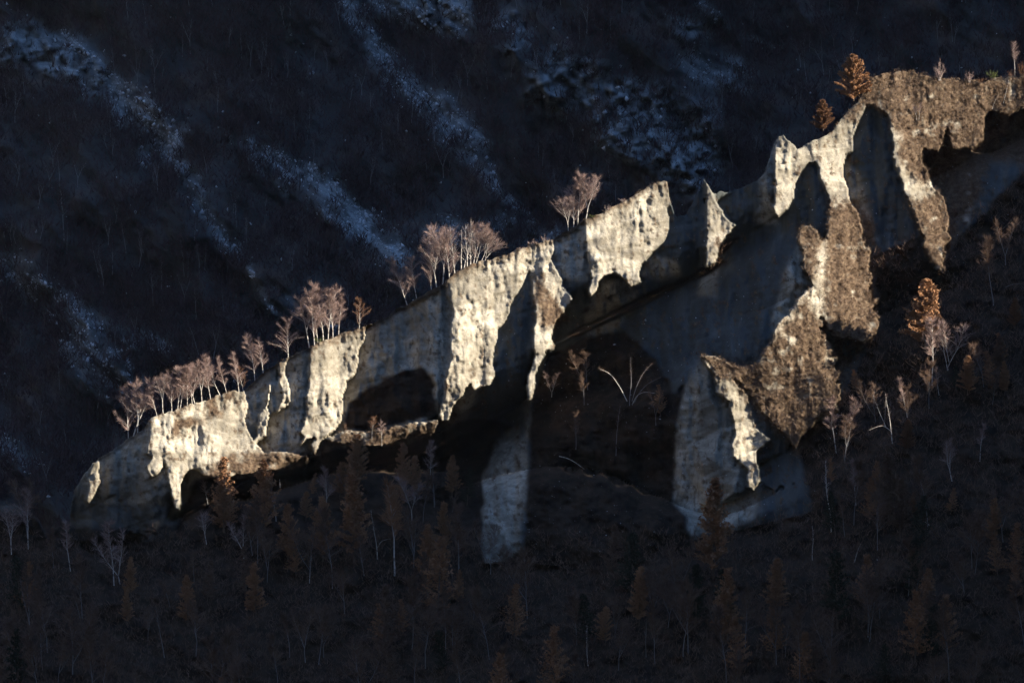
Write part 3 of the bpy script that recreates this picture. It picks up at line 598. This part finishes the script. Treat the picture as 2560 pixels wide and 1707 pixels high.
T=[ # kind,u,v,u2,v2,label
('L',2134,250,2132,140,.36,'orange larch','bright orange larch standing alone at the left shoulder of the hill top',M_LARCH),
('L',2058,325,2056,252,.42,'brown','small brown conifer on the crest below the orange larch',M_RUST),
('L',2313,870,2313,700,.24,'','glowing orange larch with its top in the sun, above the white birches at right',M_LARCH),
('L',2419,985,2419,900,.30,'','rusty larch right of the white birch clump',M_LARCH),
('L',2512,985,2512,912,.22,'','narrow orange larch near the right edge',M_LARCH),
('L',2497,930,2497,850,.25,'','dim larch behind the narrow orange one near the right edge',M_DIMT),
('L',2537,820,2537,745,.26,'','dim rusty larch at the right edge beside the tall thin birch',M_RUST),
('L',894,1215,894,1100,.30,'','lit orange larch under the toothed cliff',M_LARCH),
('L',664,1330,664,1168,.28,'','pale brown larch with ragged lower boughs under the scrubby block',M_RUST),
('L',808,1400,808,1258,.26,'','orange brown larch below the lone white birch in the lower wood',M_LARCH),
('L',885,1400,885,1205,.22,'','tall dim larch directly below the lit orange larch',M_RUST),
('L',765,1300,765,1236,.34,'','little orange larch left of the white birch in the lower wood',M_LARCH),
('L',1108,1380,1108,1268,.24,'','rusty larch left of the pale silt rib',M_LARCH),
('L',1072,1450,1072,1325,.26,'','dim larch down left of the rusty one by the silt rib',M_RUST),
('L',327,1490,327,1402,.16,'','slim orange larch under the left end of the ridge',M_LARCH),
('L',317,1560,317,1476,.16,'','slim orange larch, lower of the two under the left end of the ridge',M_LARCH),
('L',1785,1440,1780,1221,.20,'','tall rusty larch in front of the big grey outcrop',M_RUST),
('L',1818,1600,1818,1438,.22,'','rusty larch below the tall one in front of the outcrop',M_RUST),
('L',1598,1560,1598,1430,.22,'','orange tinged larch low in the middle right of the wood',M_LARCH),
('L',1513,1610,1513,1526,.36,'','small orange larch in the bottom centre of the wood',M_LARCH),
('L',1740,1560,1740,1425,.24,'','black green spruce between the larches below the outcrop',M_SPR),
('L',1936,1530,1936,1410,.28,'','dim brown larch right below the outcrop',M_RUST),
('L',2222,1310,2222,1153,.28,'','broad dim larch right of the outcrop',M_DIMT),
('L',2250,1340,2247,1210,.26,'','dim larch standing lower right against the broad dim one',M_DIMT),
('L',2484,1360,2484,1258,.24,'','dim orange larch at lower right',M_LARCH),
('L',2268,1130,2266,1058,.3,'','small dim larch under the short birch at right',M_RUST),
('B',2537,190,2537,106,.26,'','slim birch at the right end of the hill top',M_TWIG),
('B',2292,300,2288,262,.2,'','tiny white birch on the brown hill top slope, leaning left',M_TWIG),
('B',2297,300,2302,258,.2,'','tiny white birch on the brown hill top slope, leaning right',M_TWIG),
('B',2509,256,2517,199,.12,'','white curved birch stem under the green juniper',M_TWIG),
('B',2481,272,2492,232,.12,'','short white forked stem left under the juniper',M_TWIG),
('B',2330,959,2332,800,.22,'','white birch in front of the glowing orange larch',M_TWIG),
('B',2369,925,2345,810,.16,'','birch leaning left beside the glowing orange larch',M_TWIG),
('B',2369,925,2388,800,.2,'','birch leaning right in the clump by the glowing orange larch',M_TWIG),
('B',2347,985,2330,920,.2,'','short forked white stem under the birch clump at right',M_TWIG),
('B',2484,760,2482,594,.2,'','tall thin birch on the dark slope at the right',M_DIMT),
('B',2514,660,2512,548,.2,'','faint pinkish birch above the tall thin one at the right',M_DIMT),
('B',2090,1129,2073,990,.2,'','pale birch at the foot of the brown slope',M_TWIG),
('B',2120,1112,2131,995,.28,'','forked birch with a hazy crown at the foot of the brown slope',M_TWIG),
('B',2112,1152,2118,1030,.2,'','thin stem beside the forked birch at the foot of the brown slope',M_DIMT),
('B',2214,1066,2172,990,.1,'','bare white pole leaning left, right of the brown slope',M_TWIG),
('B',2211,1066,2210,985,.1,'','faint upright pole between the leaning one and the white pole',M_DIMT),
('B',2231,1106,2231,980,.1,'','upright bare pole right of the leaning white one',M_TWIG),
('B',2268,1041,2258,943,.16,'','small white birch furthest up in the dark right wood',M_TWIG),
('B',2078,1325,2075,1145,.12,'','straight white birch right of the big grey outcrop',M_TWIG),
('B',2112,1340,2095,1235,.14,'','dim thin birch right beside the straight white one by the outcrop',M_DIMT),
('B',2031,1397,2031,1310,.1,'','bare pole below the right foot of the outcrop',M_TWIG),
('B',2084,1440,2100,1330,.14,'','dim forked birch below the right foot of the outcrop',M_DIMT),
('B',29,1381,36,1265,.3,'','white birch with bent arms at the left edge',M_TWIG),
('B',71,1368,74,1230,.34,'','pink birch above the small grey bank at the left edge',M_TWIG),
('B',176,1426,162,1305,.2,'','slim birch under the left foot of the ridge',M_TWIG),
('B',301,1459,265,1318,.2,'','white birch leaning left below the ridge, crossing an upright one',M_TWIG),
('B',285,1459,290,1303,.22,'','upright white birch crossed by a leaning one below the ridge',M_TWIG),
('B',485,1459,488,1378,.24,'','dim forked birch left of the pale brown larch',M_DIMT),
('B',516,1358,508,1280,.4,'','birch with a drooping round crown at the right foot of the ridge end',M_TWIG),
('B',424,1514,401,1446,.26,'','dim leaning birch low on the left',M_DIMT),
('B',78,1598,74,1440,.12,'','tall pinkish pole under the small grey bank at the left',M_DIMT),
('B',411,1640,403,1510,.12,'','pale pole in the lower left wood',M_DIMT),
('B',200,1543,190,1470,.2,'','faint birch in the lower left wood',M_DIMT),
('B',815,1306,813,1168,.26,'','bright white birch rising from the orange brown larch',M_TWIG),
('B',870,1236,856,1180,.2,'','small white birch tip left of the lit orange larch',M_TWIG),
('B',943,1395,932,1265,.08,'','broken white stem with an elbow in the lower wood',M_TWIG),
('B',987,1430,994,1205,.17,'','tallest white birch in the lower wood',M_RUST),
('B',1030,1324,1044,1188,.2,'','slim birch leaning right in the lower wood',M_TWIG),
('B',1086,1267,1089,1130,.08,'','tall dark purple pole under the foot of the main buttress',M_DIMT),
('B',1145,1473,1161,1268,.14,'','bent pale birch left of the silt rib foot',M_DIMT),
('B',763,1650,756,1515,.2,'','white birch in the bottom wood, left of a pair',M_DIMT),
('B',797,1656,813,1515,.2,'','white birch in the bottom wood, right of a pair',M_DIMT),
('B',724,1640,716,1530,.2,'','faint birch left of the pair in the bottom wood',M_DIMT),
('B',774,1455,776,1385,.1,'','short pale pole in the middle of the lower wood',M_TWIG),
('B',955,1112,955,1055,.4,'','round brown birch at the brow under the shaded alcove',M_TWIG),
('B',930,1096,929,1040,.4,'','small brown birch left of the round one under the shaded alcove',M_RUST),
('B',1379,990,1377,922,.22,'','small pink birch in the dark basin right of the main buttress',M_TWIG),
('B',1574,1011,1576,890,.07,'','upright faint stem of the fan of bent birches in the basin',M_DIMT),
('B',1540,1137,1543,1010,.08,'','dim pole in the dark basin below the bent birches',M_DIMT),
('L',560,1330,560,1215,.3,'','ragged brown larch under the right corner of the scrubby block',M_RUST),
('L',720,1400,720,1275,.26,'','rusty larch between the pale brown ragged one and the orange brown one',M_RUST),
('L',985,1330,985,1225,.26,'','rusty larch behind the tallest white birch of the lower wood',M_RUST),
('L',1035,1250,1035,1150,.26,'','dim larch under the brow left of the tall dark pole',M_RUST),
('L',470,1560,470,1450,.24,'','rusty larch low on the left under the dim forked birch',M_RUST),
('L',640,1540,640,1420,.24,'','dim rusty larch in the lower left wood under the ragged pale brown one',M_RUST),
('B',610,1400,602,1290,.2,'','slim white birch left of the ragged pale brown larch foot',M_TWIG),
('B',690,1300,684,1215,.2,'','small white birch right of the ragged pale brown larch top',M_TWIG),
('B',2140,1260,2133,1150,.14,'','thin white birch midway between outcrop and the broad dim larch',M_TWIG),
('B',2380,1200,2371,1090,.2,'','pale birch in the dark right wood below the rusty larch',M_TWIG),
('B',2450,1150,2456,1060,.18,'','pale birch in the dark right wood below the narrow orange larch',M_TWIG),
('B',700,1215,694,1125,.26,'','dim birch against the foot of the toothed cliff, left of the lit orange larch',M_TWIG),
('L',1010,1225,1010,1120,.26,'','brown larch under the lit brow below the shaded alcove',M_RUST),
('B',1075,1215,1070,1105,.28,'','birch under the left foot of the main buttress',M_TWIG),
('L',1130,1240,1130,1150,.26,'','brown larch in the hollow at the foot of the main buttress',M_RUST),
('L',850,1240,850,1165,.28,'','small brown larch left below the lit orange larch',M_RUST),
('B',520,1260,512,1195,.3,'','small birch in the hollow right of the hanging pale tooth of the scrubby block',M_TWIG),
('B',1460,1010,1452,930,.26,'','faint birch left of the fan of bent birches in the basin',M_DIMT),
('B',1640,1060,1646,975,.26,'','faint birch between the basin fan and the grey outcrop',M_DIMT),
('B',1440,1120,1446,1030,.24,'','faint birch on the dark basin floor below the fan',M_DIMT),
('B',1850,1640,1846,1560,.1,'','faint pole at the bottom right of centre',M_DIMT),
('B',1470,1660,1462,1560,.1,'','pale pole at the bottom centre',M_TWIG),
('B',1615,1640,1612,1540,.1,'','thin pole beneath the orange tinged larch',M_DIMT),
]
for i,(k,u,v,u2,v2,wd,_,lb,m) in enumerate(T):
    if v>1150 and m is M_RUST: m=M_RUST_LIFT
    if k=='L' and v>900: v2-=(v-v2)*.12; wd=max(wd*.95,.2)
    if 'standing alone' in lb: wd=.40
    if 'glowing' in lb: wd=.34
    if k=='L':
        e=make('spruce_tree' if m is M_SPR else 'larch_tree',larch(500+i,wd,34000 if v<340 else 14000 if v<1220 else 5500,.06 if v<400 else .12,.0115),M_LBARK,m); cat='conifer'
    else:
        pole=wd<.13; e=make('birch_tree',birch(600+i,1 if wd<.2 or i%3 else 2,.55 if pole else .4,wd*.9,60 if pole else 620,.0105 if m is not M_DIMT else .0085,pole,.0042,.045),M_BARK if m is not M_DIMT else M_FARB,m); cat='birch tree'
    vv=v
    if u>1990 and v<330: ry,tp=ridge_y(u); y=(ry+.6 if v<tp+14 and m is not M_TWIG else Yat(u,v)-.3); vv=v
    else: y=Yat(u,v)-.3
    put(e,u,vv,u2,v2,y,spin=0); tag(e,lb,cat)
# bent birches of the basin: long arching stems
def arch(pts,rad,lb,m=M_FARB):
    y=Yat(*pts[0]); V=[];F=[];P3=[Vector(W(a,b,y-.3-.8*i)) for i,(a,b) in enumerate(pts)]
    o=Vector(P3[0]); P3=[p-o for p in P3]; fine=[]
    for i in range(len(P3)-1):
        p0=P3[max(i-1,0)];p1=P3[i];p2=P3[i+1];p3=P3[min(i+2,len(P3)-1)]
        for t in (0,.25,.5,.75): fine.append(.5*((2*p1)+(p2-p0)*t+(2*p0-5*p1+4*p2-p3)*t*t+(3*p1-p0-3*p2+p3)*t*t*t))
    fine.append(P3[-1]); tube(V,F,fine,[rad*(1-i/(len(fine)+.0)*.8) for i in range(len(fine))])
    e=bpy.data.objects.new('bent_birch',None);col.objects.link(e);e.location=o
    t=bpy.data.objects.new('trunk',to_mesh('trunk',(V,F),m));col.objects.link(t);t.parent=e; TV=[];TF=[];rnd=random.Random(len(fine)+int(pts[0][0]))
    for k in range(60):
        q=fine[rnd.randint(len(fine)//2,len(fine)-1)]; twigs(TV,TF,q,Vector((rnd.gauss(0,1),rnd.gauss(0,1),rnd.gauss(.6,1))).normalized(),rnd.uniform(.3,.9),.03,rnd)
    c=bpy.data.objects.new('crown',to_mesh('crown',(TV,TF),M_DIMT));col.objects.link(c);c.parent=e; tag(e,lb,'birch tree')
arch([(1568,1003),(1548,965),(1525,935),(1498,922)],.11,'bent birch arching left out of the fan in the basin',M_BARK)
arch([(1580,1003),(1592,965),(1608,933),(1630,909)],.09,'bent birch arching steeply right in the basin fan')
arch([(1586,1006),(1600,980),(1622,958),(1652,943)],.08,'slender bent birch between the steep and the low arch of the fan')
arch([(1582,1008),(1594,988),(1615,980),(1650,986)],.10,'low white birch bowed over to the right in the basin fan',M_BARK)
arch([(1398,1140),(1425,1148),(1455,1168),(1486,1196)],.09,'fallen pale trunk lying across the basin floor',M_BARK)
arch([(2312,1303),(2340,1325),(2370,1343)],.10,'fallen pale trunk lying aslant in the lower right wood',M_BARK)
arch([(2192,1398),(2215,1418),(2245,1445)],.10,'fallen white trunk in the bottom right wood',M_BARK)
arch([(2136,1405),(2143,1380),(2152,1358)],.10,'white snag leaning right in the bottom right wood',M_BARK)
arch([(2452,650),(2470,690),(2478,740)],.07,'thin bowed stem left of the tall thin birch at right')
arch([(2514,718),(2535,710),(2558,710)],.07,'pale bowed stem reaching over the right edge')
arch([(2228,1078),(2205,1064),(2172,1075)],.08,'white birch bowed down to the left at the feet of the bare poles',M_BARK)
arch([(944,1368),(955,1352),(976,1346)],.09,'short white limb bent over right of the broken stem',M_BARK)
arch([(1335,1545),(1355,1555),(1375,1565)],.07,'pale fallen stick in the bottom centre wood')
# ------------------------------------------------------------ filler trees: dim woods in front, dim woods on the far mountain
fill=0
fp=[('dim_birch',lambda s=s: make('birch_tree',birch(900+s,1+s%2,.3,.30,900,.0065,False,.0042,.05),M_FARB,M_DIMT)) for s in range(4)]
lp=[('dim_larch',lambda s=s: make('larch_tree',larch(950+s,.26,2200,.1,.014),M_LBARK,(M_DIMT,M_RUST_LIFT,M_RUST_LIFT,M_SPR)[s])) for s in range(4)]
cnt=0
for t in range(4000):
    if cnt>=165: break
    u=RS.uniform(-40,2600);v=RS.uniform(900,1800)
    i=int((v-V0)/ST);j=int((u-U0)/ST)
    if wood_shadem[i,j]<.9 or LITM[i,j] : continue
    if v<1250 and RS.rand()<.6: continue
    if 1180<u<1700 and v<1350 and RS.rand()<.75: continue
    s=RS.randint(4);h=RS.uniform(85,200)*(.62 if v<1300 else 1)
    if LITM[max(0,int((v-h*.6-V0)/ST)),j] or (SHADE[max(0,int((v-h*.8-V0)/ST)),j] and RS.rand()<.8): continue
    if RS.rand()<.62: e=proto(('b',s),fp[s][1]); lb='slender bare birch lost in the dark lower wood';gr='dim birches of the lower wood';ct='birch tree'
    else: e=proto(('l',s),lp[s][1]); lb='dim conifer lost in the dark lower wood';gr='dim conifers of the lower wood';ct='conifer'
    put(e,u,v,u+RS.uniform(-14,14),v-h,Yat(u,v)-.2); tag(e,lb,ct,gr); cnt+=1
def ftree(s): return make('bare_tree',birch(980+s,1+s%2,.4,.26,200,.008,False,.008,.05),M_FARB,M_FART)
FT=[(52,585,61,528),(101,597,111,528),(160,597,163,459),(258,730,253,626),(383,760,388,661),(346,672,360,573),(490,795,494,699),(459,764,465,676),(496,883,467,783),(534,894,540,795),(2016,204,2010,102),(2059,184,2040,88),(2199,171,2199,114),(440,48,441,10),(456,140,458,80),(653,190,655,110),(700,300,705,240),(780,380,783,330)]
LBF='thin pale trunk in the dark wood of the far mountain'
for k,(u,v,u2,v2) in enumerate(FT):
    e=proto(('f',k%4),lambda s=k%4: ftree(s)); put(e,u,v,u2,v2,FYat(u,v)-1); tag(e,LBF,'tree','bare trees of the far mountain')
cnt=0
topf=lambda u: float(np.interp(u,us,TOP))
def fmask(u,v):
    i=int((v+260)/6);j=int((u+2400)/6); return max(scree[i,j],rock[i,j])
for t in range(5000):
    if cnt>=210: break
    u=RS.uniform(-20,2580);v=RS.uniform(0,1250)
    if v>topf(u)+10 or fmask(u,v)>.35: continue
    e=proto(('f',cnt%4),None); h=RS.uniform(45,95); put(e,u,v,u+RS.uniform(-8,8),v-h,FYat(u,v)-1); tag(e,LBF,'tree','bare trees of the far mountain'); cnt+=1
# ------------------------------------------------------------ stuff: scrub, undergrowth, far brushwood, stones
def tufts(name,P,size,nb,wd,mat,label,cat,up=.9,seed=1):
    """P (n,3) feet, size (n,), nb blades each"""
    r=np.random.RandomState(seed);n=len(P)
    d=r.normal(size=(n,nb,3));d[...,2]=np.abs(d[...,2])*.6+up;d/=np.linalg.norm(d,axis=-1,keepdims=True)
    s=size[:,None,None]; base=P[:,None,:]+r.normal(size=(n,nb,3))*s*.22+d*s*r.uniform(0,.45,(n,nb,1))
    L=s*r.uniform(.3,.75,(n,nb,1)); side=np.cross(d,r.normal(size=(n,nb,3)));side/=np.linalg.norm(side,axis=-1,keepdims=True)
    w=s*wd*r.uniform(.5,1,(n,nb,1)); a=base-side*w;b=base+side*w;c=base+d*L
    V=np.stack([a,b,c],2).reshape(-1,3);F=np.arange(len(V)).reshape(-1,3)
    tag(mesh_np(name,V,F,mat),label,cat,kind='stuff')
def scatter(n,w,seed):
    r=np.random.RandomState(seed); pr=(w/w.sum()).ravel(); k=r.choice(w.size,n,p=pr); i,j=np.unravel_index(k,w.shape); return i,j,r
vw=vegm*BELOW*(1-wood_shadem)*((UU>-30)&(UU<2600)&(VV<1300)); i,j,r=scatter(15000,vw,3)
tufts('scrub',PW[i,j],np.where(UU[i,j]<1700,.5,.85)*r.uniform(.5,1.3,len(i)),9,.07,M_SHRUB,'low brown scrub covering the spur, the hill top and the crest edges','scrub',seed=4)
ww=wood_shadem*BELOW*((UU>-60)&(UU<2620)&(VV<1800)); i,j,r=scatter(17000,ww,5)
tufts('undergrowth',PW[i,j],r.uniform(.7,3.2,len(i))*np.where((VV[i,j]<1330)&(UU[i,j]<1760),.22,1),8,.04,M_DIMT,'dark leafless undergrowth filling the shaded lower wood','undergrowth',seed=6)
fw=(1-np.clip(scree*1.4+rock*1.2,0,1))*((FU>-60)&(FU<2620)&(FV>-40))*(FV<np.interp(FU,us,TOP)+30)*(.25+np.clip((fbm(FU/80,FV/80,4,61)+.1)*4,0,1)); i,j,r=scatter(30000,fw,7)
tufts('far_brushwood',PF[i,j],r.uniform(1.5,6.0,len(i)),7,.045,M_FART,'dense leafless brushwood on the far mountain','woodland',up=1.4,seed=8)
def stones(name,P,size,label,seed):
    r=np.random.RandomState(seed);n=len(P);o=np.array([[1,0,0],[-1,0,0],[0,1,0],[0,-1,0],[0,0,1],[0,0,-1]],float)
    V=P[:,None,:]+o[None]*size[:,None,None]*r.uniform(.5,1.1,(n,6,1))+r.normal(size=(n,6,3))*size[:,None,None]*.15
    f=np.array([[0,2,4],[2,1,4],[1,3,4],[3,0,4],[2,0,5],[1,2,5],[3,1,5],[0,3,5]]);F=(np.arange(n)[:,None,None]*6+f[None]).reshape(-1,3)
    tag(mesh_np(name,V.reshape(-1,3),F,M_STONE),label,'stones',kind='stuff')
sw=(np.clip(scree,0,1)**1.3+.004+rock*.06)*(FV<np.interp(FU,us,TOP)+10)*((FU>-30)&(FU<2600)); i,j,r=scatter(4500,sw,9)
stones('scree_stones',PF[i,j]+r.normal(size=(len(i),3))*.5,np.minimum(.15+r.exponential(.22,len(i)),1.0),'pale loose stones strewn down the gullies of the far mountain',10)
nw=(SHADE&(UU>1150)).astype(float)*((UU<2600)&(VV<1500)); i,j,r=scatter(700,nw,12)
stones('slope_stones',PW[i,j],.05+r.exponential(.05,len(i)),'scattered pale stones on the shaded basin slopes',13)

# ------------------------------------------------------------ the valley air
hm=bpy.data.materials.new('valley_air');hm.use_nodes=True;_t=hm.node_tree;_t.nodes.clear();_o=_t.nodes.new('ShaderNodeOutputMaterial');_v=_t.nodes.new('ShaderNodeVolumePrincipled')
_v.inputs['Density'].default_value=HAZE;_v.inputs['Color'].default_value=(.72,.84,1,1);_v.inputs['Anisotropy'].default_value=0;_t.links.new(_v.outputs[0],_o.inputs['Volume'])
bm=bmesh.new();bmesh.ops.create_cube(bm,size=1)
for q in bm.verts: q.co=Vector((q.co.x*12400,q.co.y*12400,-153.5+(q.co.z+.5)*2400))
me=bpy.data.meshes.new('haze');bm.to_mesh(me);bm.free();me.materials.append(hm);ho=bpy.data.objects.new('haze',me);col.objects.link(ho);tag(ho,'thin blue air between the near ridge and the far mountain','haze',kind='stuff')
